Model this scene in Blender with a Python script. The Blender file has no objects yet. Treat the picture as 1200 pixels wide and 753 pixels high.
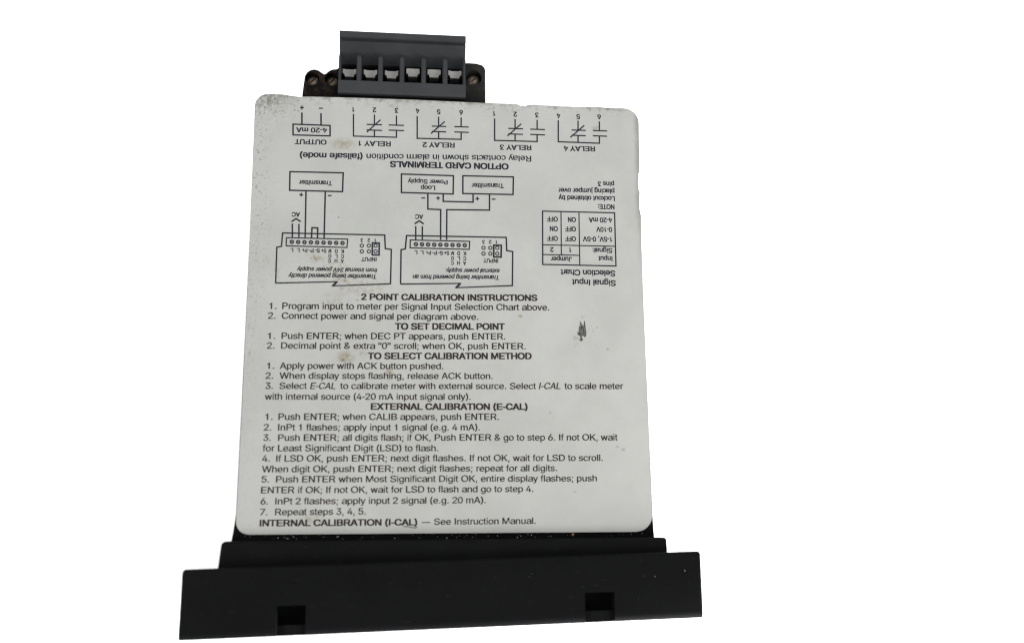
import bpy, bmesh, math, os, random
from mathutils import Matrix, Vector, noise
from mathutils.geometry import tessellate_polygon
random.seed(7)
S = bpy.context.scene
COL = S.collection
MM = 0.001                      # every shape below is written in millimetres of the meter's own frame:
                                # x to the right, y towards the rear terminals, z out of the instruction plate
# ------------------------------------------------------------------ pose of the meter on the table
TILT = math.atan(6.5 / 113.5)   # the deep bezel props the front up
ROOT_M = Matrix.Translation((0, 0, 48.05 * MM)) @ Matrix.Rotation(-TILT, 4, 'X')

# ------------------------------------------------------------------ camera
cam_d = bpy.data.cameras.new('camera'); cam = bpy.data.objects.new('camera', cam_d); COL.objects.link(cam)
vx = Vector((0.99413885, -0.00687091, 0.10789221)); vu = Vector((-0.01487399, 0.9797955, 0.19944808)); vd = Vector((0.10708269, 0.19988387, -0.97395058))
cl = Matrix((vx, vu, -vd)).transposed().to_4x4()
cl.translation = Vector((-11.4515799, -52.42764925, 240.70950575)) * MM
cam.matrix_world = ROOT_M @ cl
cam_d.sensor_width = 36; cam_d.lens = 36.0
cam_d.clip_start = 0.005; cam_d.clip_end = 50
cam_d.dof.use_dof = True; cam_d.dof.focus_distance = 0.2555; cam_d.dof.aperture_fstop = 9.0
S.camera = cam

# ------------------------------------------------------------------ light: white world and a key lamp, plus unseen fill and rim lamps added
w = bpy.data.worlds.new('World'); S.world = w; w.use_nodes = True
bg = w.node_tree.nodes['Background']; bg.inputs[0].default_value = (0.97, 0.985, 1.0, 1); bg.inputs[1].default_value = 1.0
def lamp(name, az, el, strength, angle, col=(1, 1, 1)):
    d = bpy.data.lights.new(name, 'SUN'); d.energy = strength; d.angle = math.radians(angle); d.color = col
    o = bpy.data.objects.new(name, d); COL.objects.link(o)
    a, e = math.radians(az), math.radians(el)
    v = Vector((math.cos(a) * math.cos(e), math.sin(a) * math.cos(e), math.sin(e)))
    o.rotation_euler = v.to_track_quat('Z', 'Y').to_euler(); o.location = v * 2
kd = bpy.data.lights.new('key_lamp', 'AREA'); kd.energy = 3.6; kd.shape = 'SQUARE'; kd.size = 0.35; kd.color = (1, 0.985, 0.96)
ko = bpy.data.objects.new('key_lamp', kd); COL.objects.link(ko)
ko.location = (0.36, -0.38, 0.52); ko.rotation_euler = ko.location.to_track_quat('Z', 'Y').to_euler()
lamp('added_fill_lamp', 150, 40, 1.6, 25)  # unseen fills, added to flood the table white and lift the shadows
lamp('added_fill_lamp', -150, 40, 1.6, 25)
lamp('added_fill_lamp', 55, 40, 1.3, 25)
rd = bpy.data.lights.new('added_rim_lamp', 'AREA'); rd.energy = 5.0; rd.shape = 'RECTANGLE'; rd.size = 0.12; rd.size_y = 0.06  # added low lamp, put in to brighten the bezel's front edge
ro = bpy.data.objects.new('added_rim_lamp', rd); COL.objects.link(ro)
ro.location = (0.22, -0.23, 0.06); ro.rotation_euler = Vector((0.2, -0.17, 0.01)).to_track_quat('Z', 'Y').to_euler()
S.view_settings.view_transform = 'Standard'; S.view_settings.look = 'None'
S.view_settings.exposure = 0; S.view_settings.gamma = 1
S.render.engine = 'CYCLES'
S.cycles.max_bounces = 6; S.cycles.filter_width = 1.2; S.cycles.use_denoising = True

# ------------------------------------------------------------------ helpers
def mat(name, col, rough=0.5, spec=0.5, metal=0.0):
    m = bpy.data.materials.new(name); m.use_nodes = True
    b = m.node_tree.nodes['Principled BSDF']
    b.inputs['Base Color'].default_value = (*col, 1); b.inputs['Roughness'].default_value = rough
    b.inputs['Specular IOR Level'].default_value = spec; b.inputs['Metallic'].default_value = metal
    return m
class N:
    """small node-graph writer working in millimetres of the object's own frame"""
    def __init__(s, m):
        s.t = m.node_tree; s.b = s.t.nodes['Principled BSDF']
        tc = s.t.nodes.new('ShaderNodeTexCoord'); mp = s.t.nodes.new('ShaderNodeMapping'); mp.inputs['Scale'].default_value = (1000, 1000, 1000)
        s.t.links.new(tc.outputs['Object'], mp.inputs['Vector']); s.p = mp.outputs[0]
        sx = s.t.nodes.new('ShaderNodeSeparateXYZ'); s.t.links.new(s.p, sx.inputs[0]); s.x, s.y, s.z = sx.outputs
    def put(s, sock, v):
        if isinstance(v, bpy.types.NodeSocket): s.t.links.new(v, sock)
        else: sock.default_value = v
    def m(s, op, a, b=0.0, c=None, clamp=False):
        n = s.t.nodes.new('ShaderNodeMath'); n.operation = op; n.use_clamp = clamp
        s.put(n.inputs[0], a); s.put(n.inputs[1], b)
        if c is not None: s.put(n.inputs[2], c)
        return n.outputs[0]
    def ramp(s, v, lo, hi, a=0.0, b=1.0):
        n = s.t.nodes.new('ShaderNodeMapRange'); n.interpolation_type = 'SMOOTHSTEP'
        for k, q in zip(('Value', 'From Min', 'From Max', 'To Min', 'To Max'), (v, lo, hi, a, b)): s.put(n.inputs[k], q)
        return n.outputs[0]
    def noise(s, scale, detail=3.0, rough=0.55, sc=(1, 1, 1), off=(0, 0, 0)):
        mp = s.t.nodes.new('ShaderNodeMapping'); s.t.links.new(s.p, mp.inputs['Vector']); mp.inputs['Scale'].default_value = sc; mp.inputs['Location'].default_value = off
        n = s.t.nodes.new('ShaderNodeTexNoise'); s.t.links.new(mp.outputs[0], n.inputs['Vector'])
        n.inputs['Scale'].default_value = scale; n.inputs['Detail'].default_value = detail; n.inputs['Roughness'].default_value = rough
        return n.outputs['Fac']
    def mix(s, f, a, b):
        n = s.t.nodes.new('ShaderNodeMix'); n.data_type = 'RGBA'
        s.put(n.inputs[0], f)
        for i, v in ((6, a), (7, b)):
            if isinstance(v, tuple): n.inputs[i].default_value = (*v, 1)
            else: s.t.links.new(v, n.inputs[i])
        return n.outputs[2]
    def spot(s, cx, cy, rx, ry, soft=1.0):
        dx = s.m('DIVIDE', s.m('SUBTRACT', s.x, cx), rx); dy = s.m('DIVIDE', s.m('SUBTRACT', s.y, cy), ry)
        d = s.m('SQRT', s.m('ADD', s.m('MULTIPLY', dx, dx), s.m('MULTIPLY', dy, dy)))
        return s.ramp(d, 1.0 - soft, 1.0, 1.0, 0.0)
    def bump(s, h, strength, dist):
        n = s.t.nodes.new('ShaderNodeBump'); n.inputs['Strength'].default_value = strength; n.inputs['Distance'].default_value = dist
        s.t.links.new(h, n.inputs['Height']); s.t.links.new(n.outputs[0], s.b.inputs['Normal'])

def link(name, bm, mats, parent=None, smooth=False, seg_angle=35):
    bmesh.ops.scale(bm, vec=(MM, MM, MM), verts=bm.verts)
    me = bpy.data.meshes.new(name); bm.to_mesh(me); bm.free()
    for m_ in (mats if isinstance(mats, (list, tuple)) else [mats]): me.materials.append(m_)
    if smooth:
        me.shade_smooth(); me.set_sharp_from_angle(angle=math.radians(seg_angle))
    o = bpy.data.objects.new(name, me); COL.objects.link(o)
    if parent: o.parent = parent
    return o
def prism(bm, pts, z0, z1, bevel=0.0, seg=2, only_top=False):
    """solid with outline pts (counter-clockwise) between z0 and z1; bevel rounds its rims"""
    lo = [bm.verts.new((x, y, z0)) for x, y in pts]; hi = [bm.verts.new((x, y, z1)) for x, y in pts]
    n = len(pts); f0 = bm.faces.new(lo[::-1]); f1 = bm.faces.new(hi)
    fs = [bm.faces.new((lo[i], lo[(i + 1) % n], hi[(i + 1) % n], hi[i])) for i in range(n)]
    if bevel:
        es = set(f1.edges)
        if not only_top: es |= set(f0.edges)
        bmesh.ops.bevel(bm, geom=list(es), offset=bevel, segments=seg, affect='EDGES', profile=0.5)
def profile_x(bm, pts, x0, x1):
    """outline pts in (y, z) extruded along x"""
    a = [bm.verts.new((x0, y, z)) for y, z in pts]; b = [bm.verts.new((x1, y, z)) for y, z in pts]
    n = len(pts); bm.faces.new(a[::-1]); bm.faces.new(b)
    for i in range(n): bm.faces.new((a[i], a[(i + 1) % n], b[(i + 1) % n], b[i]))
    bmesh.ops.recalc_face_normals(bm, faces=bm.faces)
def rounded(corners, n=6):
    """corners (x, y, radius) counter-clockwise -> outline"""
    out = []
    for i, (x, y, r) in enumerate(corners):
        p = Vector((x, y))
        if r <= 0: out.append((x, y)); continue
        a = (Vector(corners[i - 1][:2]) - p).normalized(); b = (Vector(corners[(i + 1) % len(corners)][:2]) - p).normalized()
        ang = a.angle(b); d = r / math.tan(ang / 2); c = p + (a + b).normalized() * (r / math.sin(ang / 2))
        s, e = p + a * d - c, p + b * d - c
        a0 = math.atan2(s.y, s.x); a1 = math.atan2(e.y, e.x); da = (a1 - a0 + math.pi) % (2 * math.pi) - math.pi
        for k in range(n + 1):
            t = a0 + da * k / n; out.append((c.x + r * math.cos(t), c.y + r * math.sin(t)))
    return out
def cut(o, cutters):
    """boolean difference, baked into the mesh; the cutters go away"""
    for c in cutters:
        c.parent = o.parent
        md = o.modifiers.new('cut', 'BOOLEAN'); md.operation = 'DIFFERENCE'; md.object = c; md.solver = 'EXACT'
    bpy.context.view_layer.update()
    me = bpy.data.meshes.new_from_object(o.evaluated_get(bpy.context.evaluated_depsgraph_get()))
    old = o.data; nm = old.name; o.modifiers.clear(); o.data = me; bpy.data.meshes.remove(old); me.name = nm
    for c in cutters: cm = c.data; bpy.data.objects.remove(c); bpy.data.meshes.remove(cm)
def tag(o, label=None, cat=None, group=None, kind=None):
    for k, v in (('label', label), ('category', cat), ('group', group), ('kind', kind)):
        if v: o[k] = v

# ------------------------------------------------------------------ materials
M_paper = mat('white_paper', (0.92, 0.92, 0.92), 0.9, 0.1)
g = N(M_paper); g.put(g.b.inputs['Base Color'], g.mix(g.noise(0.02, 2), (0.90, 0.90, 0.90), (0.94, 0.94, 0.94)))

def black_plastic(name, col, rough, spec, grain=0.06):
    m_ = mat(name, col, rough, spec); g = N(m_)
    f = g.noise(0.12, 4, 0.6); fine = g.noise(2.6, 2, 0.6); scuff = g.ramp(g.noise(0.35, 5, 0.7, (1, 3, 1)), 0.60, 0.78)
    c0 = tuple(v * 0.72 for v in col); c1 = tuple(v * 1.28 for v in col)
    c = g.mix(f, c0, c1); c = g.mix(g.m('MULTIPLY', scuff, 0.07), c, (0.09, 0.09, 0.088))
    g.put(g.b.inputs['Base Color'], c)
    g.put(g.b.inputs['Roughness'], g.ramp(g.noise(0.5, 3), 0.3, 0.7, rough - 0.07, rough + 0.07))
    g.bump(fine, 0.35, grain * MM)
    return m_
M_black = black_plastic('black_moulded_plastic', (0.0028, 0.0029, 0.0031), 0.62, 0.022)
M_case = black_plastic('black_case_plastic', (0.0028, 0.0028, 0.0028), 0.62, 0.022)
M_grey = black_plastic('dark_grey_connector_plastic', (0.0205, 0.0215, 0.023), 0.6, 0.08, 0.04)
def dirty_plastic(name, col, dirt, amount):
    m_ = mat(name, col, 0.7, 0.04); g = N(m_)
    g.put(g.b.inputs['Base Color'], g.mix(g.m('MULTIPLY', g.ramp(g.noise(0.45, 5, 0.7), 0.42, 0.7), amount), col, dirt)); g.bump(g.noise(1.2, 3), 0.5, 0.15 * MM)
    return m_
M_lug = dirty_plastic('grimy_black_lug', (0.0026, 0.0025, 0.0024), (0.020, 0.014, 0.009), 0.8)
M_lug2 = dirty_plastic('grimy_grey_lug', (0.012, 0.0122, 0.0124), (0.024, 0.021, 0.017), 0.7)
M_pit = mat('recess_shade', (0.004, 0.004, 0.004), 0.8, 0.05)  # near-black colour standing in for shade inside the pits
M_steel = mat('tinned_steel', (0.62, 0.60, 0.57), 0.42, 0.5, 0.35)
g = N(M_steel); g.put(g.b.inputs['Base Color'], g.mix(g.noise(0.9, 4), (0.19, 0.183, 0.17), (0.34, 0.332, 0.318)))
M_brass = mat('dull_brass', (0.10, 0.075, 0.05), 0.5, 0.4, 0.6)
g = N(M_brass); g.put(g.b.inputs['Base Color'], g.mix(g.noise(1.1, 4), (0.07, 0.048, 0.030), (0.24, 0.20, 0.15)))
M_ink = mat('brown_black_ink', (0.020, 0.015, 0.0135), 0.7, 0.1)
M_ink2 = mat('blue_black_ink', (0.013, 0.0135, 0.018), 0.7, 0.1)
g = N(M_ink); g.put(g.b.inputs['Base Color'], g.mix(g.noise(0.25, 3), (0.009, 0.006, 0.0055), (0.020, 0.0155, 0.014)))
g = N(M_ink2); g.put(g.b.inputs['Base Color'], g.mix(g.noise(0.25, 3), (0.006, 0.0065, 0.009), (0.012, 0.0125, 0.017)))
M_dust = mat('grey_dust', (0.16, 0.155, 0.145), 0.9, 0.05)
M_crumb = mat('tan_crumb', (0.10, 0.072, 0.035), 0.9, 0.05)
g = N(M_crumb); g.put(g.b.inputs['Base Color'], g.mix(g.noise(2.0, 3), (0.05, 0.034, 0.018), (0.16, 0.12, 0.07)))

M_plate = mat('painted_plate', (0.26, 0.262, 0.248), 0.42, 0.25)
g = N(M_plate)
base = g.mix(g.ramp(g.noise(0.06, 5, 0.6), 0.32, 0.68), (0.208, 0.2095, 0.196), (0.229, 0.231, 0.217))
base = g.mix(g.m('MULTIPLY', g.ramp(g.noise(0.9, 4, 0.6), 0.45, 0.75), 0.12), base, (0.176, 0.178, 0.168))
DIRT = (0.070, 0.068, 0.058)
speck = g.ramp(g.noise(1.7, 4, 0.62), 0.54, 0.66)                     # fine dark specks
speck2 = g.ramp(g.noise(0.8, 5, 0.7, off=(9, 3, 1)), 0.52, 0.68)      # larger grime
wob = g.m('MULTIPLY', g.m('SUBTRACT', g.noise(0.22, 4), 0.5), 5.0)
left = g.m('MULTIPLY', g.ramp(g.m('ADD', g.x, wob), -47.5, -40.5, 1.0, 0.0), g.ramp(g.y, -40.0, 36.0, 0.25, 1.0))
rear = g.ramp(g.m('ADD', g.y, g.m('MULTIPLY', wob, 0.5)), 49.6, 53.0)
corner = g.spot(-45.5, 52.0, 14.0, 8.5)
right = g.m('MULTIPLY', g.ramp(g.m('ADD', g.x, g.m('MULTIPLY', wob, 0.35)), 46.0, 47.7), g.ramp(g.y, 5.0, 30.0))
base = g.mix(g.m('MULTIPLY', g.m('MULTIPLY', left, speck), 0.70), base, DIRT)
base = g.mix(g.m('MULTIPLY', g.m('MULTIPLY', rear, speck2), 0.72), base, DIRT)
base = g.mix(g.m('MULTIPLY', g.m('MULTIPLY', corner, g.m('MAXIMUM', speck, speck2)), 0.95), base, DIRT)
base = g.mix(g.m('MULTIPLY', right, 0.55), base, DIRT)
base = g.mix(g.m('MULTIPLY', g.m('MULTIPLY', g.spot(-45.5, 52.5, 9.0, 5.5), g.ramp(g.noise(1.1, 5, 0.7, off=(4, 4, 0)), 0.40, 0.62)), 0.75), base, DIRT)
rim = g.m('MULTIPLY', g.ramp(g.m('ADD', g.y, g.m('MULTIPLY', wob, 0.25)), 51.9, 53.0), g.ramp(g.noise(0.35, 4, 0.6, off=(1, 7, 0)), 0.36, 0.6))
base = g.mix(g.m('MULTIPLY', rim, 0.6), base, DIRT)
TAN = (0.118, 0.097, 0.054)
for cx, cy, rx, ry, k, thr in ((-26.4, 40.7, 4.4, 2.2, 0.42, 0.35), (-32.3, 11.9, 2.8, 1.7, 0.8, 0.42), (-28.0, 9.0, 5.5, 4.5, 0.45, 0.44),
                          (-25.2, 5.9, 2.8, 4.2, 0.8, 0.44), (-19.9, 5.0, 7.0, 4.5, 0.30, 0.42), (-24.4, -12.2, 3.0, 2.2, 0.55, 0.35),
                          (-20.5, -11.4, 1.2, 0.9, 0.5, 0.35), (-14.2, -16.0, 1.3, 2.2, 0.55, 0.35), (-27.5, 1.5, 5.5, 3.0, 0.22, 0.42),
                          (17.1, -1.7, 0.9, 0.6, 0.5, 0.2), (-31.0, -49.6, 4.5, 2.4, 0.35, 0.42)):
    s_ = g.m('MULTIPLY', g.spot(cx, cy, rx, ry), g.ramp(g.noise(0.75, 5, 0.68, off=(cx, cy, 0)), thr, thr + 0.2))
    base = g.mix(g.m('MULTIPLY', s_, min(0.95, k * 1.65)), base, TAN)
for cx, cy, r, k in ((-25.1, -12.9, 0.55, 0.8), (38.3, -9.5, 0.35, 0.6), (-27.0, 22.0, 0.3, 0.7), (36.5, 47.2, 0.8, 0.35), (37.4, 47.6, 0.5, 0.35),
                     (40.0, -33.0, 0.45, 0.35), (41.5, -33.7, 0.5, 0.4), (24.0, -25.0, 0.3, 0.5), (-22.0, 1.6, 0.4, 0.5), (-25.0, -1.5, 0.3, 0.4),
                     (29.6, -43.6, 0.4, 0.35), (-37.5, 49.0, 0.3, 0.6), (-38.4, 49.1, 0.3, 0.6), (35.8, -4.2, 0.35, 0.35), (34.9, -5.2, 0.3, 0.3), (12.0, -6.0, 0.3, 0.3)):
    base = g.mix(g.m('MULTIPLY', g.spot(cx, cy, r * 1.4, r, 0.8), k), base, DIRT)
# rubbed streaks at the left of the wiring diagrams and under the second line
for cx, cy, rx, ry, k in ((-42.0, 8.5, 4.0, 7.0, 0.35), (-24.5, -1.6, 5.0, 1.4, 0.30), (-46.3, -8, 1.6, 12.0, 0.5), (-46.6, -33, 1.2, 5.0, 0.35)):
    st = g.ramp(g.noise(0.5, 4, 0.6, (1.6, 0.55, 1), (cx, cy, 2)), 0.50, 0.66)
    base = g.mix(g.m('MULTIPLY', g.m('MULTIPLY', g.spot(cx, cy, rx, ry), st), k), base, (0.115, 0.118, 0.11))
g.put(g.b.inputs['Base Color'], base)
g.put(g.b.inputs['Roughness'], g.ramp(g.noise(0.3, 4), 0.3, 0.7, 0.36, 0.52))
g.bump(g.noise(0.7, 3), 0.15, 0.05 * MM)
M_edge = mat('plate_edge', (0.09, 0.09, 0.082), 0.6, 0.2)
M_scuff = mat('grey_scuff', (0.075, 0.075, 0.07), 0.7, 0.1)
g = N(M_scuff); g.put(g.b.inputs['Base Color'], g.mix(g.ramp(g.noise(1.3, 3, 0.6, (2.2, 0.5, 1)), 0.35, 0.65), (0.020, 0.020, 0.019), (0.070, 0.070, 0.066)))
M_scuff2 = mat('pale_scuff', (0.175, 0.177, 0.168), 0.7, 0.1)

# ------------------------------------------------------------------ the table
bm = bmesh.new(); bmesh.ops.create_grid(bm, x_segments=1, y_segments=1, size=4000)
floor = link('white_table', bm, M_paper); tag(floor, kind='structure')
floor['label'] = 'plain seamless white table surface under the meter'

# ------------------------------------------------------------------ printing on the plate, in mm: text (start, end of its baseline, cap height, style), line art, terminal symbols
TEXTS = [
  ('2 POINT CALIBRATION INSTRUCTIONS', -21.17, 1.68, 21.27, 2.19, 1.46, 2),
  ('1.', -42.6, -0.9, -40.83, -0.87, 1.52, 0),
  ('Program input to meter per Signal Input Selection Chart above.', -39.56, -0.85, 24.14, -0.16, 1.53, 0),
  ('2.', -42.78, -3.25, -41.01, -3.22, 1.52, 0),
  ('Connect power and signal per diagram above.', -39.59, -3.2, 6.86, -2.77, 1.52, 0),
  ('TO SET DECIMAL POINT', -13.05, -5.38, 13.28, -5.05, 1.49, 2),
  ('1.', -42.65, -8.07, -40.89, -8.04, 1.51, 0),
  ('Push ENTER; when DEC PT appears, push ENTER.', -39.45, -8.02, 13.39, -7.47, 1.51, 0),
  ('2.', -42.75, -10.38, -40.99, -10.36, 1.5, 0),
  ("Decimal point & extra ''0'' scroll; when OK, push ENTER.", -39.48, -10.34, 18.31, -9.78, 1.5, 0),
  ('TO SELECT CALIBRATION METHOD', -19.31, -12.57, 19.71, -12.16, 1.47, 2),
  ('1.', -42.56, -15.14, -40.81, -15.12, 1.49, 0),
  ('Apply power with ACK button pushed.', -39.6, -15.11, -1.47, -14.81, 1.49, 0),
  ('2.', -42.76, -17.47, -41.01, -17.45, 1.48, 0),
  ('When display stops flashing, release ACK button.', -39.55, -17.44, 10.3, -17.06, 1.48, 0),
  ('3.', -42.7, -19.85, -40.95, -19.83, 1.48, 0),
  ('Select', -39.5, -19.82, -33.19, -19.77, 1.48, 0),
  ('E-CAL', -32.51, -19.77, -26.44, -19.74, 1.48, 4),
  ('to calibrate meter with external source. Select', -25.55, -19.73, 20.66, -19.39, 1.49, 0),
  ('I-CAL', 21.32, -19.38, 26.78, -19.34, 1.52, 4),
  ('to scale meter', 27.54, -19.33, 41.88, -19.24, 1.52, 0),
  ('with internal source (4-20 mA input signal only).', -42.72, -22.34, 5.05, -22.05, 1.47, 0),
  ('EXTERNAL CALIBRATION (E-CAL)', -18.35, -24.52, 18.6, -24.35, 1.46, 2),
  ('1.', -42.47, -27.04, -40.73, -27.03, 1.5, 0),
  ('Push ENTER; when CALIB appears, push ENTER.', -39.46, -27.03, 11.75, -26.79, 1.5, 0),
  ('2.', -42.7, -29.48, -40.96, -29.47, 1.49, 0),
  ('InPt 1 flashes; apply input 1 signal (e.g. 4 mA).', -39.44, -29.47, 7.23, -29.27, 1.49, 0),
  ('3.', -42.7, -31.85, -40.97, -31.85, 1.49, 0),
  ('Push ENTER; all digits flash; if OK, Push ENTER & go to step 6. If not OK, wait', -39.35, -31.84, 40.15, -31.53, 1.49, 0),
  ('for Least Significant Digit (LSD) to flash.', -42.72, -34.23, -2.51, -34.16, 1.48, 0),
  ('4.', -42.75, -36.58, -41.03, -36.58, 1.47, 0),
  ('If LSD OK, push ENTER; next digit flashes. If not OK, wait for LSD to scroll.', -39.59, -36.58, 36.44, -36.38, 1.48, 0),
  ('When digit OK, push ENTER; next digit flashes; repeat for all digits.', -42.69, -39.0, 25.46, -38.78, 1.47, 0),
  ('5.', -42.71, -41.29, -41.0, -41.29, 1.46, 0),
  ('Push ENTER when Most Significant Digit OK, entire display flashes; push', -39.45, -41.3, 34.91, -41.16, 1.46, 0),
  ('ENTER if OK; If not OK, wait for LSD to flash and go to step 4.', -42.71, -43.73, 19.75, -43.58, 1.46, 0),
  ('6.', -42.72, -46.21, -41.01, -46.22, 1.45, 0),
  ('InPt 2 flashes; apply input 2 signal (e.g. 20 mA).', -39.43, -46.22, 8.58, -46.13, 1.45, 0),
  ('7.', -42.75, -48.61, -41.05, -48.62, 1.44, 0),
  ('Repeat steps 3, 4, 5.', -39.37, -48.63, -18.98, -48.56, 1.45, 0),
  ('INTERNAL CALIBRATION (I-CAL)', -42.72, -51.05, -7.2, -51.05, 1.4, 2),
  ('—', -6.22, -51.0, -4.23, -50.99, 1.42, 0),
  ('See Instruction Manual.', -3.39, -50.98, 20.25, -50.89, 1.43, 0),
  ('4-20 mA', -30.38, 44.76, -37.89, 44.63, 1.2, 9),
  ('OUTPUT', -30.42, 41.69, -38.11, 41.59, 1.24, 9),
  ('RELAY 1', -14.78, 41.8, -22.62, 41.7, 1.25, 9),
  ('RELAY 2', 0.98, 42.03, -6.99, 41.9, 1.26, 9),
  ('RELAY 3', 20.19, 42.05, 12.24, 41.91, 1.27, 9),
  ('RELAY 4', 36.39, 42.3, 28.37, 42.16, 1.28, 9),
  ('Relay contacts shown in alarm condition', 20.12, 39.25, -20.68, 38.44, 1.49, 8),
  ('(failsafe mode)', -21.59, 38.41, -36.77, 38.2, 1.46, 9),
  ('OPTION CARD TERMINALS', 14.43, 36.99, -14.9, 36.69, 1.48, 10),
  ('Transmitter', -28.76, 31.14, -36.73, 31.11, 1.13, 10),
  ('Transmitter', 13.21, 31.78, 5.2, 31.62, 1.15, 10),
  ('Power Supply', -0.7, 32.24, -10.46, 32.22, 1.1, 10),
  ('Loop', -3.76, 30.66, -7.31, 30.62, 1.1, 10),
  ('from internal 24V power supply', -17.38, 9.48, -36.47, 9.33, 0.99, 14),
  ('Transmitter being powered directly', -17.55, 7.94, -38.41, 7.78, 1.03, 14),
  ('external power supply.', 12.13, 9.93, -1.24, 9.74, 1.01, 14),
  ('Transmitter being powered from an', 12.04, 8.3, -9.03, 8.05, 1.05, 14),
  ('AC', -36.21, 22.97, -38.15, 22.98, 1.07, 10),
  ('AC', -6.61, 23.21, -8.6, 23.22, 1.09, 10),
  ('INPUT', -17.68, 12.19, -21.34, 12.15, 0.93, 10),
  ('INPUT', 11.73, 12.48, 8.09, 12.44, 0.95, 10),
  ('NOTE:', 40.97, 27.13, 36.77, 27.1, 1.2, 10),
  ('Lockout obtained by', 41.11, 29.27, 26.86, 29.08, 1.21, 10),
  ('placing jumper over', 41.08, 31.2, 26.84, 31.04, 1.21, 10),
  ('pins 3', 41.04, 33.08, 36.87, 33.04, 1.17, 10),
  ('4-20 mA', 40.27, 23.64, 34.36, 23.57, 1.2, 10),
  ('ON', 31.14, 23.55, 29.12, 23.52, 1.19, 10),
  ('OFF', 26.6, 23.54, 23.86, 23.51, 1.19, 10),
  ('0-10V', 40.2, 21.21, 36.2, 21.17, 1.19, 10),
  ('OFF', 31.09, 21.12, 28.39, 21.08, 1.19, 10),
  ('ON', 26.56, 21.1, 24.55, 21.07, 1.19, 10),
  ('1-5V, 0-5V', 40.18, 18.69, 32.79, 18.62, 1.19, 10),
  ('OFF', 31.04, 18.6, 28.35, 18.56, 1.18, 10),
  ('OFF', 26.52, 18.58, 23.8, 18.55, 1.18, 10),
  ('Signal:', 40.14, 15.8, 35.17, 15.75, 1.18, 10),
  ('Input', 40.09, 13.72, 36.57, 13.71, 1.18, 10),
  ('Jumper', 29.91, 13.34, 24.7, 13.31, 1.17, 10),
  ('Selection Chart', 40.72, 10.1, 27.1, 10.16, 1.39, 10),
  ('Signal Input', 40.78, 7.63, 29.89, 7.7, 1.38, 10),
  ('1', -23.87, 50.45, -24.37, 50.43, 1.22, 10),
  ('2', -18.53, 50.57, -19.41, 50.54, 1.22, 10),
  ('3', -13.09, 50.65, -13.98, 50.62, 1.22, 10),
  ('4', -7.87, 50.72, -8.76, 50.69, 1.22, 10),
  ('5', -2.62, 50.7, -3.51, 50.67, 1.23, 10),
  ('6', 3.0, 50.74, 2.1, 50.71, 1.23, 10),
  ('1', 11.15, 50.74, 10.64, 50.72, 1.23, 10),
  ('2', 16.62, 50.82, 15.71, 50.78, 1.24, 10),
  ('3', 22.13, 50.81, 21.22, 50.77, 1.24, 10),
  ('4', 27.66, 50.79, 26.75, 50.76, 1.24, 10),
  ('5', 32.7, 50.8, 31.78, 50.77, 1.25, 10),
  ('6', 38.11, 50.92, 37.18, 50.89, 1.25, 10),
  ('1', 29.87, 15.75, 29.36, 15.74, 1.18, 10),
  ('2', 25.41, 15.74, 24.56, 15.72, 1.18, 10),
  ('3', -21.0, 16.85, -21.65, 16.83, 0.85, 10),
  ('2', -19.32, 16.89, -19.98, 16.87, 0.86, 10),
  ('1', -17.87, 16.88, -18.24, 16.87, 0.86, 10),
  ('3', 8.48, 17.13, 7.81, 17.12, 0.87, 10),
  ('2', 10.11, 17.17, 9.44, 17.16, 0.87, 10),
  ('1', 11.54, 17.16, 11.16, 17.16, 0.87, 10),
  ('L', -37.49, 14.02, -38.17, 14.0, 0.91, 10),
  ('L', -36.0, 14.02, -36.68, 14.0, 0.91, 10),
  ('P+', -34.18, 14.02, -35.39, 13.99, 0.91, 10),
  ('P-', -32.69, 14.02, -33.9, 13.99, 0.91, 10),
  ('S-', -31.19, 14.02, -32.4, 13.99, 0.91, 10),
  ('S+', -29.69, 14.01, -30.9, 13.99, 0.91, 10),
  ('M', -28.51, 14.01, -29.2, 13.99, 0.91, 10),
  ('D', -27.01, 14.0, -27.7, 13.99, 0.91, 10),
  ('K', -25.51, 14.0, -26.2, 13.98, 0.91, 10),
  ('O', -28.48, 12.77, -29.17, 12.75, 0.89, 10),
  ('L', -26.98, 12.76, -27.67, 12.75, 0.89, 10),
  ('C', -25.47, 12.76, -26.16, 12.74, 0.89, 10),
  ('C', -28.49, 11.6, -29.17, 11.59, 0.89, 10),
  ('H', -26.99, 11.6, -27.67, 11.58, 0.89, 10),
  ('A', -25.48, 11.59, -26.17, 11.58, 0.89, 10),
  ('L', -7.93, 14.11, -8.63, 14.09, 0.92, 10),
  ('L', -6.46, 14.11, -7.16, 14.09, 0.92, 10),
  ('P+', -4.65, 14.12, -5.89, 14.09, 0.92, 10),
  ('P-', -3.18, 14.12, -4.42, 14.09, 0.92, 10),
  ('S-', -1.7, 14.12, -2.94, 14.09, 0.92, 10),
  ('S+', -0.22, 14.13, -1.46, 14.1, 0.92, 10),
  ('M', 0.94, 14.12, 0.23, 14.1, 0.92, 10),
  ('D', 2.42, 14.12, 1.71, 14.11, 0.92, 10),
  ('K', 3.91, 14.12, 3.2, 14.11, 0.92, 10),
  ('O', 0.94, 12.86, 0.24, 12.85, 0.9, 10),
  ('L', 2.42, 12.87, 1.72, 12.85, 0.9, 10),
  ('C', 3.91, 12.87, 3.2, 12.85, 0.9, 10),
  ('C', 0.9, 11.69, 0.2, 11.67, 0.9, 10),
  ('H', 2.39, 11.69, 1.68, 11.67, 0.9, 10),
  ('A', 3.87, 11.69, 3.16, 11.67, 0.9, 10),
]
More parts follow.
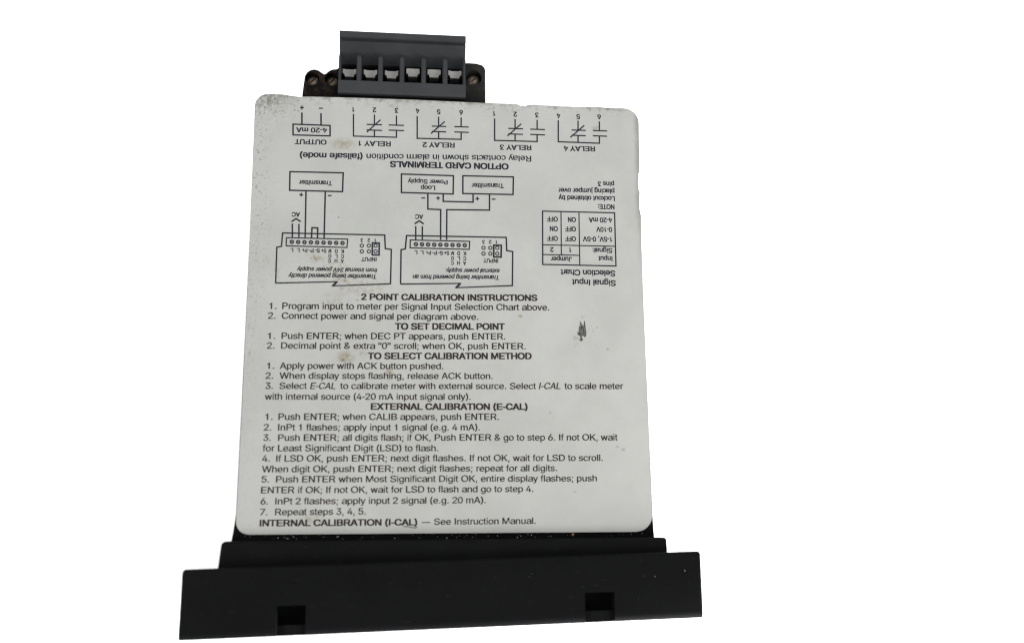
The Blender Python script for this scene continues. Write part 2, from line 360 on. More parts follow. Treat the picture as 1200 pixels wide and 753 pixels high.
LINES = [
  (0.27, 0, [(-37.14, 49.86), (-36.19, 49.89)]),
  (0.27, 0, [(-36.68, 50.39), (-36.65, 49.36)]),
  (0.29, 0, [(-32.54, 49.86), (-31.59, 49.9)]),
  (0.34, 0, [(-36.62, 48.58), (-36.52, 45.55)]),
  (0.34, 0, [(-31.99, 48.58), (-31.89, 45.55)]),
  (0.33, 1, [(-38.66, 45.47), (-29.7, 45.45), (-29.62, 42.74), (-38.56, 42.68)]),
  (0.3, 0, [(-24.08, 48.71), (-23.94, 42.9), (-13.42, 42.97), (-13.45, 44.78)]),
  (0.3, 0, [(-18.85, 44.63), (-18.82, 42.93)]),
  (0.29, 0, [(-18.93, 48.73), (-18.88, 46.1)]),
  (0.29, 0, [(-20.78, 46.08), (-17.01, 46.11)]),
  (0.29, 0, [(-20.75, 44.62), (-16.99, 44.63)]),
  (0.29, 0, [(-13.51, 48.67), (-13.47, 46.15)]),
  (0.29, 0, [(-15.38, 46.12), (-11.59, 46.15)]),
  (0.29, 0, [(-15.36, 44.78), (-11.57, 44.78)]),
  (0.29, 0, [(-20.72, 44.06), (-17.4, 47.42)]),
  (0.31, 0, [(-8.38, 48.73), (-8.31, 42.88), (2.59, 43.01), (2.59, 44.9)]),
  (0.3, 0, [(-3.02, 44.83), (-3.01, 42.94)]),
  (0.29, 0, [(-3.05, 48.76), (-3.03, 46.25)]),
  (0.29, 0, [(-4.73, 46.23), (-1.14, 46.25)]),
  (0.29, 0, [(-4.72, 44.83), (-1.13, 44.83)]),
  (0.3, 0, [(2.57, 48.81), (2.58, 46.32)]),
  (0.29, 0, [(0.88, 46.3), (4.48, 46.32)]),
  (0.29, 0, [(0.88, 44.9), (4.48, 44.9)]),
  (0.29, 0, [(-4.92, 44.26), (-1.51, 47.57)]),
  (0.31, 0, [(10.98, 48.84), (10.96, 43.03), (21.67, 43.1), (21.69, 44.94)]),
  (0.31, 0, [(16.12, 44.87), (16.11, 43.07)]),
  (0.3, 0, [(16.15, 48.9), (16.13, 46.35)]),
  (0.3, 0, [(14.41, 46.33), (18.12, 46.36)]),
  (0.29, 0, [(14.4, 44.88), (18.1, 44.88)]),
  (0.3, 0, [(21.74, 48.89), (21.71, 46.35)]),
  (0.3, 0, [(19.97, 46.33), (23.7, 46.36)]),
  (0.3, 0, [(19.96, 44.95), (23.68, 44.94)]),
  (0.29, 0, [(14.18, 44.3), (17.7, 47.68)]),
  (0.31, 0, [(27.13, 49.0), (27.04, 43.25), (37.55, 43.21), (37.6, 45.15)]),
  (0.31, 0, [(32.12, 45.09), (32.09, 43.23)]),
  (0.3, 0, [(32.2, 49.06), (32.15, 46.51)]),
  (0.3, 0, [(30.49, 46.5), (34.12, 46.52)]),
  (0.3, 0, [(30.47, 45.1), (34.09, 45.1)]),
  (0.3, 0, [(37.69, 49.08), (37.63, 46.58)]),
  (0.3, 0, [(35.96, 46.56), (39.61, 46.58)]),
  (0.3, 0, [(35.93, 45.16), (39.57, 45.16)]),
  (0.3, 0, [(30.15, 44.52), (33.76, 47.85)]),
  (0.33, 1, [(-38.96, 33.22), (-26.19, 33.32), (-26.23, 28.52), (-38.87, 28.49)]),
  (0.33, 1, [(-12.06, 33.47), (0.72, 33.43), (0.66, 28.71), (-11.99, 28.73)]),
  (0.33, 1, [(3.04, 33.5), (15.61, 33.59), (15.49, 29.01), (3.05, 28.91)]),
  (0.26, 0, [(-36.52, 27.44), (-35.63, 27.46)]),
  (0.26, 0, [(-36.09, 27.92), (-36.06, 26.97)]),
  (0.28, 0, [(-29.72, 27.42), (-28.82, 27.45)]),
  (0.28, 0, [(-7.11, 27.47), (-6.19, 27.5)]),
  (0.26, 0, [(-3.48, 27.53), (-2.56, 27.56)]),
  (0.26, 0, [(-3.02, 28.03), (-3.02, 27.06)]),
  (0.26, 0, [(6.17, 27.68), (7.1, 27.71)]),
  (0.26, 0, [(6.64, 28.18), (6.64, 27.21)]),
  (0.29, 0, [(10.18, 27.66), (11.11, 27.69)]),
  (0.32, 0, [(-34.97, 28.48), (-34.79, 16.77)]),
  (0.33, 0, [(-30.36, 28.48), (-30.3, 16.7)]),
  (0.34, 0, [(-38.15, 20.64), (-37.08, 21.4), (-35.97, 20.66)]),
  (0.35, 0, [(-8.67, 20.86), (-7.56, 21.62), (-6.44, 20.87)]),
  (0.32, 0, [(-37.93, 20.14), (-37.81, 16.73)]),
  (0.32, 0, [(-36.37, 20.09), (-36.26, 16.77)]),
  (0.32, 0, [(-8.4, 20.3), (-8.36, 16.81)]),
  (0.32, 0, [(-6.8, 20.3), (-6.77, 16.85)]),
  (0.34, 0, [(-33.29, 16.63), (-33.25, 19.23), (-31.9, 19.22), (-31.86, 16.67)]),
  (0.31, 0, [(-41.3, 5.39), (-41.36, 14.19), (-40.29, 14.43), (-40.13, 17.74), (-15.86, 17.83), (-15.64, 14.41), (-14.2, 14.27), (-14.26, 5.73), (-27.95, 4.96), (-26.93, 6.0), (-41.3, 5.39)]),
  (0.46, 0, [(-27.95, 4.94), (-26.93, 6.0)]),
  (0.32, 0, [(-11.86, 5.71), (-11.86, 14.24), (-10.84, 14.48), (-10.6, 17.83), (13.73, 17.96), (13.83, 14.62), (15.3, 14.4), (15.16, 5.85), (1.47, 5.08), (2.5, 6.16), (-11.86, 5.71)]),
  (0.47, 0, [(1.47, 5.08), (2.5, 6.11)]),
  (0.25, 1, [(-39.21, 16.61), (-24.7, 16.59), (-24.81, 14.5), (-39.18, 14.58)]),
  (0.26, 1, [(-9.68, 16.74), (4.76, 16.74), (4.63, 14.71), (-9.69, 14.76)]),
  (0.36, 1, [(-18.77, 15.79), (-17.13, 15.79), (-17.12, 12.8), (-18.75, 12.81)]),
  (0.37, 1, [(10.65, 15.93), (12.5, 15.93), (12.44, 12.95), (10.64, 12.95)]),
  (0.33, 0, [(-5.54, 28.79), (-5.5, 24.68), (-2.37, 24.63), (-2.34, 16.96)]),
  (0.33, 0, [(-1.77, 28.68), (-1.76, 26.75), (5.58, 26.78), (5.58, 28.72)]),
  (0.33, 0, [(9.64, 28.84), (9.63, 24.83), (-0.87, 24.65), (-0.87, 16.99)]),
  (0.29, 1, [(22.82, 24.93), (40.95, 24.99), (40.92, 11.32), (22.68, 11.32)]),
  (0.24, 0, [(27.43, 24.93), (27.33, 13.8)]),
  (0.24, 0, [(31.94, 24.96), (31.87, 11.34)]),
  (0.24, 0, [(22.75, 16.3), (40.85, 16.34)]),
  (0.24, 0, [(22.71, 13.83), (31.88, 13.82)]),
  (0.15, 0, [(-10.31, -51.35), (-9.34, -51.32), (-8.36, -51.56), (-7.68, -51.68), (-7.23, -51.45)]),
]
RINGS = [
  (-37.89, 15.59, 0.53, 0.24, 1),
  (-36.39, 15.58, 0.53, 0.24, 1),
  (-34.9, 15.58, 0.53, 0.24, 1),
  (-33.4, 15.58, 0.53, 0.24, 1),
  (-31.91, 15.58, 0.53, 0.24, 1),
  (-30.4, 15.58, 0.53, 0.24, 1),
  (-28.9, 15.58, 0.53, 0.24, 1),
  (-27.4, 15.58, 0.53, 0.24, 1),
  (-25.89, 15.58, 0.53, 0.24, 1),
  (-8.3, 15.7, 0.54, 0.25, 1),
  (-6.83, 15.7, 0.54, 0.25, 1),
  (-5.35, 15.7, 0.54, 0.25, 1),
  (-3.87, 15.7, 0.54, 0.25, 1),
  (-2.39, 15.71, 0.54, 0.25, 1),
  (-0.91, 15.71, 0.54, 0.25, 1),
  (0.57, 15.71, 0.54, 0.25, 1),
  (2.06, 15.72, 0.54, 0.25, 1),
  (3.55, 15.72, 0.54, 0.25, 1),
  (-21.28, 15.05, 0.51, 0.29, 0),
  (-21.25, 13.6, 0.51, 0.29, 0),
  (-19.61, 15.09, 0.51, 0.29, 0),
  (-19.58, 13.64, 0.51, 0.29, 0),
  (-17.98, 15.12, 0.51, 0.29, 0),
  (-17.95, 13.68, 0.51, 0.29, 0),
  (8.14, 15.18, 0.52, 0.29, 0),
  (8.14, 13.71, 0.52, 0.29, 0),
  (9.81, 15.22, 0.52, 0.29, 0),
  (9.81, 13.75, 0.52, 0.29, 0),
  (11.51, 15.26, 0.52, 0.29, 0),
  (11.5, 13.79, 0.52, 0.29, 0),
]

# ------------------------------------------------------------------ the meter
meter = bpy.data.objects.new('panel_meter', None); COL.objects.link(meter)
meter.empty_display_size = 0.03; meter.matrix_world = ROOT_M
tag(meter, 'black panel meter lying with its grey printed instruction plate facing up', 'panel meter')

# case: slightly waisted box, flared just behind the flange
bm = bmesh.new()
prism(bm, rounded([(-49.0, -54.6, 0), (48.5, -54.6, 0), (48.22, -50.2, 0), (47.98, -25, 0), (47.5, 8, 0), (46.9, 20, 0), (46.9, 37, 0), (47.5, 42, 0), (47.9, 52.6, 3.8),
                   (-47.9, 52.6, 3.2), (-47.95, 25, 0), (-47.93, 3, 0), (-48.0, -25, 0), (-48.12, -48.5, 0), (-48.3, -52.4, 0)]), -45.0, -0.55, 0.25, 2)
case = link('case', bm, M_case, meter, True)
# plate: bent edges, nicks along the rear and right edges
bm = bmesh.new()
prism(bm, rounded([(-47.95, -52.9, 2.9), (47.97, -52.9, 3.9), (47.85, -25.2, 0), (47.58, 3.0, 0), (47.56, 20.0, 0), (47.72, 24.4, 0), (47.36, 26.2, 0),
                   (47.30, 28.3, 0), (47.58, 30.4, 0), (47.12, 31.8, 0), (47.08, 33.4, 0), (47.40, 35.3, 0), (47.72, 36.4, 0), (47.95, 52.9, 3.6),
                   (40.1, 52.88, 0), (37.0, 53.0, 0), (27.8, 52.78, 0), (21.0, 52.95, 0), (19.2, 52.72, 0), (18.5, 52.12, 0), (18.0, 52.05, 0), (17.4, 52.62, 0), (16.5, 52.92, 0), (6.0, 52.92, 0),
                   (-8.2, 53.05, 0), (-25.0, 53.0, 0), (-35.5, 52.82, 0), (-37.6, 52.7, 0), (-39.4, 52.85, 0), (-41.5, 53.15, 0), (-48.05, 53.15, 3.1), (-47.78, 3.5, 0), (-47.80, -24.8, 0)], 8), -0.5, 0.0, 0.12, 2, True)
for f in bm.faces:
    f.material_index = 0 if f.normal.z > 0.3 else 1
plate = link('instruction_plate', bm, [M_plate, M_edge], meter)

# ---- printing: one ink layer on the plate
FONT = None
try:
    FONT = bpy.data.fonts.load(os.path.join(bpy.utils.system_resource('DATAFILES'), 'fonts', 'Inter.woff2'))
except Exception:
    FONT = None
# letter metrics of a plain grotesque: advance, left and right edge of the ink (thousandths of the em)
METRIC = {
 ' ': (278, 0, 0), '&': (667, 44, 645), "'": (190, 45, 135), '(': (333, 68, 299), ')': (333, 34, 265), '+': (584, 39, 545), ',': (278, 87, 191), '-': (333, 44, 289),
 '.': (278, 87, 191), ':': (278, 87, 191), ';': (278, 87, 191), '\u2014': (1000, 0, 1000),
 '0': (556, 37, 519), '1': (556, 101, 359), '2': (556, 26, 507), '3': (556, 34, 522), '4': (556, 25, 523), '5': (556, 32, 514), '6': (556, 38, 518), '7': (556, 37, 523), '8': (556, 38, 517), '9': (556, 42, 514),
 'A': (667, 14, 654), 'B': (667, 74, 627), 'C': (722, 44, 681), 'D': (722, 81, 674), 'E': (667, 86, 616), 'F': (611, 86, 583), 'G': (778, 48, 704), 'H': (722, 77, 646), 'I': (278, 91, 188), 'J': (500, 17, 428),
 'K': (667, 76, 663), 'L': (556, 76, 537), 'M': (833, 73, 761), 'N': (722, 76, 646), 'O': (778, 39, 739), 'P': (667, 86, 622), 'R': (722, 88, 684), 'S': (667, 49, 620), 'T': (611, 14, 597), 'U': (722, 79, 644),
 'V': (667, 20, 647), 'X': (667, 19, 648), 'W': (944, 16, 928), 'Y': (667, 14, 653),
 'a': (556, 36, 530), 'b': (556, 58, 517), 'c': (500, 30, 477), 'd': (556, 35, 499), 'e': (556, 40, 516), 'f': (278, 14, 262), 'g': (556, 40, 499), 'h': (556, 65, 491), 'i': (222, 67, 155), 'j': (222, -16, 155),
 'k': (500, 67, 501), 'l': (222, 67, 155), 'm': (833, 65, 769), 'n': (556, 65, 491), 'o': (556, 35, 521), 'p': (556, 58, 517), 'q': (556, 35, 494), 'r': (333, 77, 332), 's': (500, 32, 464), 't': (278, 14, 257),
 'u': (556, 68, 489), 'v': (500, 8, 492), 'w': (722, 14, 709), 'x': (500, 11, 490), 'y': (500, 11, 489), 'z': (500, 31, 469)}
# plain forms for the letters the font draws with feet or tails (em thousandths)
PLAIN = {'I': [(91, 0), (188, 0), (188, 718), (91, 718)], 'l': [(67, 0), (155, 0), (155, 718), (67, 718)], '-': [(44, 234), (289, 234), (289, 322), (44, 322)], '\u2014': [(0, 240), (1000, 240), (1000, 318), (0, 318)],
         '1': [(254, 0), (343, 0), (343, 709), (276, 709), (262, 642), (225, 597), (170, 573), (101, 565), (101, 499), (254, 499)]}
def bowl(cx, cy, r):
    """half round from the top of a bowl to its bottom"""
    return [(cx + r * math.sin(math.radians(k * 15)), cy + r * math.cos(math.radians(k * 15))) for k in range(13)]
PLAIN['w'] = [(14, 523), (107, 523), (209, 128), (311, 523), (410, 523), (515, 128), (613, 523), (709, 523), (563, 0), (465, 0), (361, 405), (257, 0), (160, 0)]
PLAIN['P'] = [(86, 0), (86, 718)] + bowl(400, 499, 219) + [(181, 280), (181, 0)]
PLAIN['R'] = [(88, 0), (88, 718)] + bowl(436, 511, 207) + [(183, 304), (183, 0)]
HOLE = {'P': [(181, 362), (181, 636)] + bowl(392, 499, 137) , 'R': [(183, 386), (183, 636)] + bowl(426, 511, 125)}
EXTRA = {'R': [(398, 325), (505, 325), (684, 0), (574, 0)]}
EM_CAP = 718.0
def font_glyph(ch):
    """flat outline of one letter as (verts, triangles); every stroke is filled by itself, so overlapping strokes stay solid"""
    c = bpy.data.curves.new('t', 'FONT'); c.body = ch
    if FONT: c.font = FONT
    c.size = 1.0; c.resolution_u = 4; c.fill_mode = 'NONE'
    o = bpy.data.objects.new('t', c); COL.objects.link(o); bpy.context.view_layer.update()
    me = bpy.data.meshes.new_from_object(o.evaluated_get(bpy.context.evaluated_depsgraph_get()))
    nb = {}
    for e in me.edges:
        p, q = e.vertices; nb.setdefault(p, []).append(q); nb.setdefault(q, []).append(p)
    co = [v.co.copy() for v in me.vertices]; seen = set(); loops = []
    for v in nb:
        if v in seen: continue
        lp = [v]; seen.add(v); cur = v
        while True:
            nx = [q for q in nb[cur] if q not in seen]
            if not nx: break
            cur = nx[0]; seen.add(cur); lp.append(cur)
        if len(lp) > 2:
            lp = [co[k] for k in sorted(lp)] if max(lp) - min(lp) == len(lp) - 1 else [co[k] for k in lp]
            loops.append(lp)
    bpy.data.objects.remove(o); bpy.data.curves.remove(c); bpy.data.meshes.remove(me)
    def area(l): return sum(l[i - 1].x * l[i].y - l[i].x * l[i - 1].y for i in range(len(l))) / 2
    def inside(p, l):
        r = False
        for i in range(len(l)):
            u, w_ = l[i - 1], l[i]
            if (u.y > p.y) != (w_.y > p.y) and p.x < (w_.x - u.x) * (p.y - u.y) / (w_.y - u.y) + u.x: r = not r
        return r
    ar = [area(l) for l in loops]
    big = max(range(len(loops)), key=lambda k: abs(ar[k])); sgn = 1 if ar[big] > 0 else -1
    outer = [k for k in range(len(loops)) if ar[k] * sgn > 0]; holes = {k: [] for k in outer}
    for k in range(len(loops)):
        if ar[k] * sgn > 0: continue
        own = [j for j in outer if inside(loops[k][0], loops[j])]
        if own: holes[min(own, key=lambda j: abs(ar[j]))].append(k)
    vs, fs = [], []
    for n_, k in enumerate(outer):
        polys = [loops[k]] + [loops[h] for h in holes[k]]; b0 = len(vs)
        for l in polys: vs += [(p.x, p.y, n_ % 2) for p in l]
        fs += [tuple(b0 + i for i in tri) for tri in tessellate_polygon([[Vector((p.x, p.y, 0)) for p in l] for l in polys])]
    return vs, fs
CAP = max(v[1] for v in font_glyph('H')[0])
letters = {}
def letter(ch):
    """letter in em thousandths, fitted between its ink edges"""
    if ch in letters: return letters[ch]
    if ch in PLAIN:
        p = PLAIN[ch]; vs = [(x, y, 0) for x, y in p]
        rings = [p] + ([HOLE[ch]] if ch in HOLE else [])
        vs = [(x, y, 0) for l in rings for x, y in l]
        fs = [tuple(t) for t in tessellate_polygon([[Vector((x, y, 0)) for x, y in l] for l in rings])]
        if ch in EXTRA: fs.append(tuple(range(len(vs), len(vs) + len(EXTRA[ch])))); vs += [(x, y, 1) for x, y in EXTRA[ch]]
    else:
        vs, fs = font_glyph(ch); a = min(v[0] for v in vs); b = max(v[0] for v in vs); _, l_, r_ = METRIC[ch]
        vs = [(l_ + (v[0] - a) * (r_ - l_) / (b - a), v[1] / CAP * EM_CAP, v[2]) for v in vs]
    letters[ch] = (vs, fs); return letters[ch]
# how far the copies of a letter are spread to fatten its strokes (share of the cap height)
SPREAD = {0: ((-0.034, -0.014), (0.034, 0.014)), 1: ((-0.056, -0.022), (0.056, 0.022), (-0.056, 0.022), (0.056, -0.022), (0, 0)), 2: ((-0.070, -0.034), (0.070, -0.034), (-0.070, 0.034), (0.070, 0.034), (-0.025, 0), (0.025, 0)),
          3: ((-0.045, -0.030), (0.045, -0.030), (-0.045, 0.030), (0.045, 0.030))}
bm = bmesh.new(); Z_INK = 0.03
for body, x0, y0, x1, y1, cap, style in TEXTS:
    spread = SPREAD[3 if style & 10 == 10 and cap < 1.4 else style & 3]; shear = 0.2 if style & 4 else 0.0
    a = Vector((x0, y0)); d = Vector((x1, y1)) - a; L_ = d.length; ux = d / L_; uy = Vector((-ux.y, ux.x))
    fat = max(s_[0] for s_ in spread) * cap; pen = 0.0; run = []
    for ch in body: run.append((ch, pen)); pen += METRIC[ch][0]
    first = METRIC[body[0]][1]; last = run[-1][1] + METRIC[body[-1]][2]
    kx = (L_ - 2 * fat) / (last - first + shear * 500); ky = cap / EM_CAP
    for ch, pen in run:
        if ch == ' ': continue
        vs, fs = letter(ch)
        for n_, (sx_, sy_) in enumerate(spread):
            bv = []
            for v in vs:
                q = a + ux * ((pen + v[0] - first + shear * v[1]) * kx + fat + sx_ * cap) + uy * (v[1] * ky + sy_ * cap)
                bv.append(bm.verts.new((q.x, q.y, Z_INK + 0.0016 * n_ + 0.0008 * v[2])))
            for f in fs:
                try: fc = bm.faces.new([bv[i] for i in f]); fc.material_index = 1 if style & 8 else 0
                except ValueError: pass
zl = [Z_INK + 0.012]
def stroke(bm, pts, wid, closed, mi):
    """mitred flat stroke"""
    P = [Vector(p) for p in pts]; n = len(P); hw = wid / 2; L1, R1 = [], []
    for i in range(n):
        pr = P[i - 1] if (i > 0 or closed) else None; nx = P[(i + 1) % n] if (i < n - 1 or closed) else None
        d0 = (P[i] - pr).normalized() if pr is not None else None; d1 = (nx - P[i]).normalized() if nx is not None else None
        if d0 is None: d0 = d1
        if d1 is None: d1 = d0
        nn = Vector((-d0.y, d0.x)) + Vector((-d1.y, d1.x))
        nn = nn.normalized() if nn.length > 1e-6 else Vector((-d0.y, d0.x))
        k = hw / max(0.45, nn.dot(Vector((-d1.y, d1.x))))
        L1.append(P[i] + nn * k); R1.append(P[i] - nn * k)
    zl[0] += 0.00012; z = zl[0]
    lv = [bm.verts.new((p.x, p.y, z)) for p in L1]; rv = [bm.verts.new((p.x, p.y, z)) for p in R1]
    for i in range(n if closed else n - 1):
        j = (i + 1) % n; f = bm.faces.new((rv[i], rv[j], lv[j], lv[i])); f.material_index = mi
for wid, closed, pts in LINES: stroke(bm, pts, wid * 1.06, closed, 1)
for x, y, ro, ri, slot in RINGS:
    zl[0] += 0.00012; n = 20
    a = [bm.verts.new((x + ro * math.cos(2 * math.pi * k / n), y + ro * math.sin(2 * math.pi * k / n), zl[0])) for k in range(n)]
    b = [bm.verts.new((x + ri * math.cos(2 * math.pi * k / n), y + ri * math.sin(2 * math.pi * k / n), zl[0])) for k in range(n)]
    for k in range(n):
        f = bm.faces.new((a[k], a[(k + 1) % n], b[(k + 1) % n], b[k])); f.material_index = 1
    if slot:
        q = ri * 0.85; stroke(bm, [(x - q, y + q * 0.7), (x + q, y - q * 0.7)], ri * 0.6, False, 1)
for f in bm.faces:
    if f.normal.z < 0: f.normal_flip()
link('printing', bm, [M_ink, M_ink2], plate)

# ---- the rubbed grey scuff right of the text
bm = bmesh.new()
def flat(pts, z, mi):
    f = bm.faces.new([bm.verts.new((x, y, z)) for x, y in pts]); f.material_index = mi
    if f.normal.z < 0: f.normal_flip()
def P_(u, v):   # 904 x 753 sketch units of the scuff -> mm
    return (31.85 + (u - 350) * 0.01405, -4.8 - (v - 400) * 0.01405)
flat([P_(*p) for p in ((318, 300), (326, 350), (340, 345), (334, 262), (345, 250), (366, 330), (362, 275), (372, 290), (380, 340), (396, 325), (408, 250), (420, 242), (428, 330),
     (436, 400), (444, 470), (438, 505), (415, 535), (398, 520), (380, 508), (362, 520), (356, 512), (330, 512), (300, 500), (282, 478), (290, 440), (306, 445), (314, 380))], 0.02, 0)
flat([P_(*p) for p in ((330, 516), (356, 515), (360, 540), (384, 560), (372, 590), (350, 606), (322, 590), (318, 570), (340, 556))], 0.022, 0)
flat([P_(*p) for p in ((225, 505), (255, 520), (300, 540), (316, 560), (300, 575), (262, 566), (232, 590), (216, 560))], 0.018, 1)
for u, v, r in ((535, 332, 13), (488, 380, 16), (550, 398, 14), (380, 182, 16), (270, 650, 14), (598, 655, 12), (430, 160, 10), (240, 690, 14), (470, 420, 10)):
    flat([P_(u + r * math.cos(t) * random.uniform(.6, 1.2), v + r * math.sin(t) * random.uniform(.6, 1.2)) for t in [k * math.pi / 3.5 for k in range(7)]], 0.019, 1)
link('scuff_mark', bm, [M_scuff, M_scuff2], plate)

# ---- flange between case and bezel
bm = bmesh.new()
prism(bm, rounded([(-51.0, -60.4, 0), (50.55, -58.4, 0), (50.42, -54.2, 0.7), (-50.42, -54.35, 1.0)], 4), -48.0, 3.3, 0.45, 3)
link('flange', bm, M_black, meter, True)
# ---- bezel: a slightly skewed moulded frame with two pry slots on this side
bm = bmesh.new()
hi = [bm.verts.new(v) for v in ((-57.95, -75.1, 6.5), (57.35, -72.1, 6.5), (57.5, -57.25, 6.5), (-58.0, -60.15, 6.5))]
lo = [bm.verts.new(v) for v in ((-57.75, -75.0, -51.5), (57.15, -72.0, -51.5), (57.3, -59.3, -51.5), (-57.8, -62.4, -51.5))]
bm.faces.new(hi); bm.faces.new(lo[::-1])
for i in range(4): bm.faces.new((lo[i], lo[(i + 1) % 4], hi[(i + 1) % 4], hi[i]))
front = [e for e in bm.edges if e.verts[0] in hi[:2] and e.verts[1] in hi[:2]]
rest = [e for e in bm.edges if e not in front]
bmesh.ops.bevel(bm, geom=front, offset=1.5, segments=5, affect='EDGES', profile=0.5)
bmesh.ops.bevel(bm, geom=[e for e in bm.edges if e.calc_length() > 8 and e.is_manifold and e.calc_face_angle() > 0.6], offset=0.8, segments=3, affect='EDGES', profile=0.5)
bezel = link('bezel', bm, M_black, meter, True)
cs = []
for x0, x1, yr, yf, yfront in ((-37.5, -31.25, -68.0, -72.3, -76.5), (30.32, 37.1, -66.1, -70.25, -75.0)):
    b = bmesh.new(); prism(b, [(x0, yf), (x1, yf + .06), (x1, yr), (x0, yr - .06)], 1.0, 8.0); cs.append(link('cutter', b, M_pit))
    b = bmesh.new(); prism(b, [(x0 + .02, yfront), (x1 - .02, yfront), (x1 - .02, yf + .3), (x0 + .02, yf + .3)], 4.7, 8.0); cs.append(link('cutter', b, M_black))
cut(bezel, cs)
# front window of the meter, facing away from this view
bm = bmesh.new(); prism(bm, [(-45, -74.9), (45, -72.55), (45, -72.0), (-45, -74.3)], -38.0, -8.0)
bmesh.ops.translate(bm, verts=bm.verts, vec=(0, -0.35, 0))
link('display_window', bm, mat('smoked_window', (0.02, 0.004, 0.004), 0.15, 0.5), meter)

# ---- rear terminals
bm = bmesh.new()
XL, XR = -28.05, 3.7
# body: band, pit, chute, groove and rear lip in one section
profile_x(bm, [(54.25, -14.0), (71.2, -14.0), (71.2, -0.7), (70.9, -0.3), (69.45, -0.3), (69.3, -1.4), (68.85, -1.4), (68.6, -0.95), (64.0, -4.6), (63.7, -7.5), (57.75, -7.5), (57.75, -0.25), (57.5, 0.0), (54.5, 0.0), (54.25, -0.25)], XL, XR)
plug = link('terminal_plug', bm, M_grey, meter)
def rib(x0, x1, ytop=65.6):
    b = bmesh.new()
    profile_x(b, [(57.4, -7.4), (64.0, -7.4), (64.0, -4.5), (ytop + 0.6, -2.9), (ytop, -1.9), (ytop - 1.4, -0.35), (57.4, -0.1)], x0, x1)
    bmesh.ops.bevel(b, geom=[e for e in b.edges if abs(e.verts[0].co.x - e.verts[1].co.x) < 1e-5 and min(e.verts[0].co.z, e.verts[1].co.z) > -3], offset=0.18, segments=2, affect='EDGES')
    return b
for x in (-22.97, -17.66, -12.3, -6.85, -1.45): link('rib', rib(x - 0.6, x + 0.6), M_grey, plug)
link('rib', rib(XL + 0.02, XL + 0.6), M_grey, plug); link('rib', rib(XR - 0.6, XR - 0.02), M_grey, plug)
for k, x in enumerate((-25.55, -20.3, -14.95, -9.55, -4.15, 1.15)):
    y0 = 60.35 if k < 3 else 61.05
    b = bmesh.new()
    prism(b, [(x - 1.15, y0), (x + 1.15, y0), (x + 1.2, y0 + 0.85), (x + 1.75, y0 + 0.95), (x + 1.75, y0 + 2.2), (x + 1.35, y0 + 2.2), (x + 1.0, y0 + 1.85 if k in (0, 1, 2, 5) else y0 + 2.2),
              (x - 1.0, y0 + 1.85 if k in (0, 1, 2, 5) else y0 + 2.2), (x - 1.35, y0 + 2.2), (x - 1.75, y0 + 2.2), (x - 1.75, y0 + 0.95), (x - 1.2, y0 + 0.85)], -7.45, -4.0, 0.12, 2, True)
    link('wire_clamp', b, M_steel, plug)
    b = bmesh.new(); prism(b, [(x - 1.95, 57.8), (x + 1.95, 57.8), (x + 1.95, 63.65), (x - 1.95, 63.65)], -7.48, -7.0)  # dark slab on the pit floor, shade put into its colour
    link('pit_shade_slab', b, M_pit, plug)
# socket under the plug, with its screw lugs to either side
bm = bmesh.new(); prism(bm, [(-37.3, 52.0), (8.9, 52.0), (8.9, 56.5), (3.9, 57.5), (3.9, 54.15), (-28.2, 54.15), (-28.2, 57.5), (-37.3, 56.5)], -30.0, -8.2)
b2 = bmesh.new(); prism(bm, [(-28.2, 52.65), (3.85, 52.65), (3.85, 54.2), (-28.2, 54.2)], -6.95, -1.3)
b2.free()
socket = link('terminal_socket', bm, M_case, meter)
def arc(cx, cy, r, a0, a1, n=8): return [(cx + r * math.cos(math.radians(a0 + (a1 - a0) * k / n)), cy + r * math.sin(math.radians(a0 + (a1 - a0) * k / n))) for k in range(n + 1)]
def disc_cutter(x, y, r, z0, z1):
    b = bmesh.new(); prism(b, arc(x, y, r, 0, 350, 35), z0, z1); return link('cutter', b, M_pit)
bm = bmesh.new()
prism(bm, [(-37.75, 52.6), (-27.5, 52.6), (-27.5, 64.3)] + arc(-29.3, 61.4, 2.85, 75, 140, 6) + [(-32.2, 61.9)] + arc(-34.7, 61.6, 2.35, 45, 175, 8) + [(-37.45, 57.5)], -28.0, -8.0, 0.35, 2, True)
lug = link('screw_lug', bm, M_lug, socket, True)
cut(lug, [disc_cutter(-35.15, 61.3, 1.75, -12.2, -5), disc_cutter(-30.25, 61.3, 1.75, -12.2, -5)])
bm = bmesh.new()
prism(bm, [(3.75, 52.6), (9.1, 52.6)] + arc(7.3, 64.1, 1.75, 0, 60, 5) + [(6.6, 66.0), (4.5, 66.05), (3.75, 65.9)], -26.0, -5.0, 0.35, 2, True)
lug2 = link('screw_lug', bm, M_lug2, socket, True)
cut(lug2, [disc_cutter(6.1, 61.9, 2.0, -9.4, -3)])
for x, y, z, r in ((-35.15, 61.3, -9.7, 1.5), (-30.25, 61.3, -9.7, 1.5), (6.1, 61.9, -6.7, 1.6)):
    b = bmesh.new(); bmesh.ops.create_uvsphere(b, u_segments=24, v_segments=14, radius=r + 0.2)
    for v in b.verts: v.co = Vector((x + v.co.x, y + v.co.y, z - 0.9 + v.co.z * 0.75))
    s_ = link('screw', b, M_brass, socket, True)
    c = bmesh.new(); prism(c, [(x - 1.6, y - 1.2), (x - 1.2, y - 1.6), (x + 1.6, y + 1.2), (x + 1.2, y + 1.6)], z - 0.35, z + 1); cut(s_, [link('cutter', c, M_pit)])

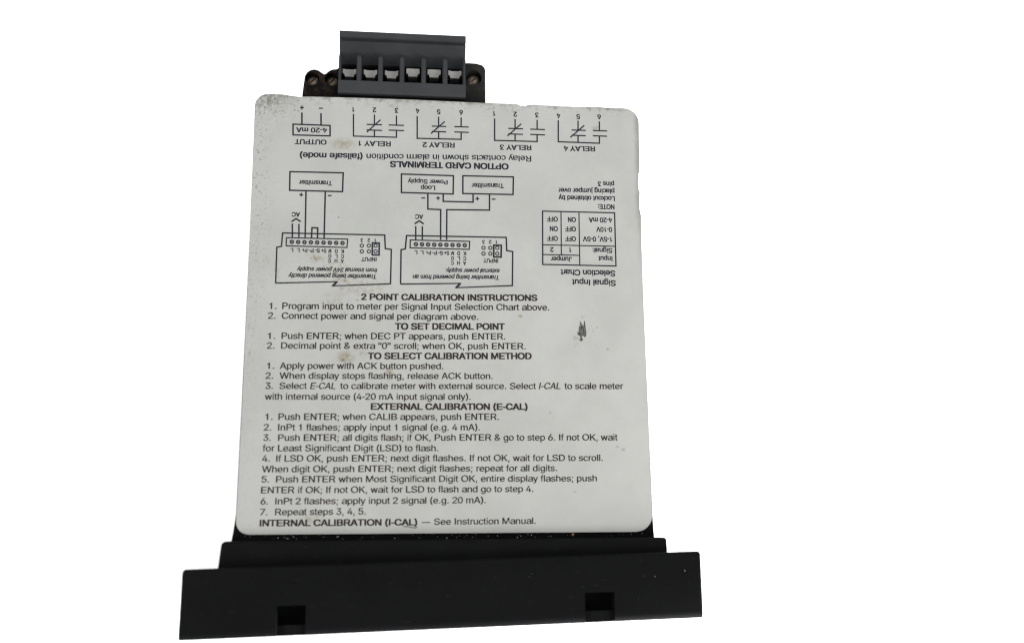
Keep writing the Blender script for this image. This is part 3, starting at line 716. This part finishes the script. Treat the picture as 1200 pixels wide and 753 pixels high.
# ------------------------------------------------------------------ dirt lying on the meter
def on_meter(name, x, y, z, size, m_, seed, flat_=0.5):
    rnd = random.Random(seed); b = bmesh.new(); bmesh.ops.create_icosphere(b, subdivisions=2, radius=1.0)
    for v in b.verts:
        k = 1 + 0.35 * noise.noise(v.co * 1.7 + Vector((seed, 0, 0))); v.co = Vector((v.co.x * k * size[0], v.co.y * k * size[1], v.co.z * k * size[2]))
    bmesh.ops.rotate(b, cent=(0, 0, 0), matrix=Matrix.Rotation(rnd.uniform(0, 3), 3, 'Z'), verts=b.verts)
    o = link(name, b, m_); o.matrix_world = ROOT_M @ Matrix.Translation(Vector((x, y, z)) * MM)
    return o
c = on_meter('dirt_crumb', 28.95, -53.45, -0.2, (0.42, 0.34, 0.32), M_crumb, 3)
tag(c, 'tiny tan crumb of dirt on the black ledge below the plate', 'crumb')
bm = bmesh.new(); rnd = random.Random(11)
def mote(x, y, z, s):
    t = bmesh.ops.create_icosphere(bm, subdivisions=1, radius=1.0)['verts']; a = rnd.uniform(0, 3); st = rnd.uniform(1.0, 2.2)
    for v in t:
        p = Vector((v.co.x * s * st, v.co.y * s * 0.7, v.co.z * s * 0.4)) * rnd.uniform(0.8, 1.2); v.co = Vector((x + p.x * math.cos(a) - p.y * math.sin(a), y + p.x * math.sin(a) + p.y * math.cos(a), z + p.z))
for x, s in ((-38.5, .16), (-37.5, .18), (-36.4, .14), (-34.9, .2), (-34.7, .12), (-25.1, .2), (-20, .1), (-12, .12), (-7, .1), (0, .12), (4, .1), (11, .12), (16.2, .22), (16.9, .16), (19.4, .17), (20.3, .13), (24, .1)):
    mote(x + rnd.uniform(-.4, .4), -53.75 + rnd.uniform(-.25, .35), -0.5, s * rnd.uniform(.6, 1.05))
for k in range(45): mote(rnd.uniform(-46, 46), rnd.uniform(-54.1, -53.1), -0.52, rnd.uniform(.04, .09))
for k in range(26): mote(rnd.uniform(-55, 55), rnd.uniform(-70.5, -61.5), 6.5, rnd.uniform(.02, .045))
mote(53.5, -61.6, 6.5, .13); mote(46.5, -62.8, 6.5, .10)
dust = link('dust', bm, M_dust); dust.matrix_world = ROOT_M
tag(dust, 'pale dust specks on the black ledge and bezel', 'dust', kind='stuff')
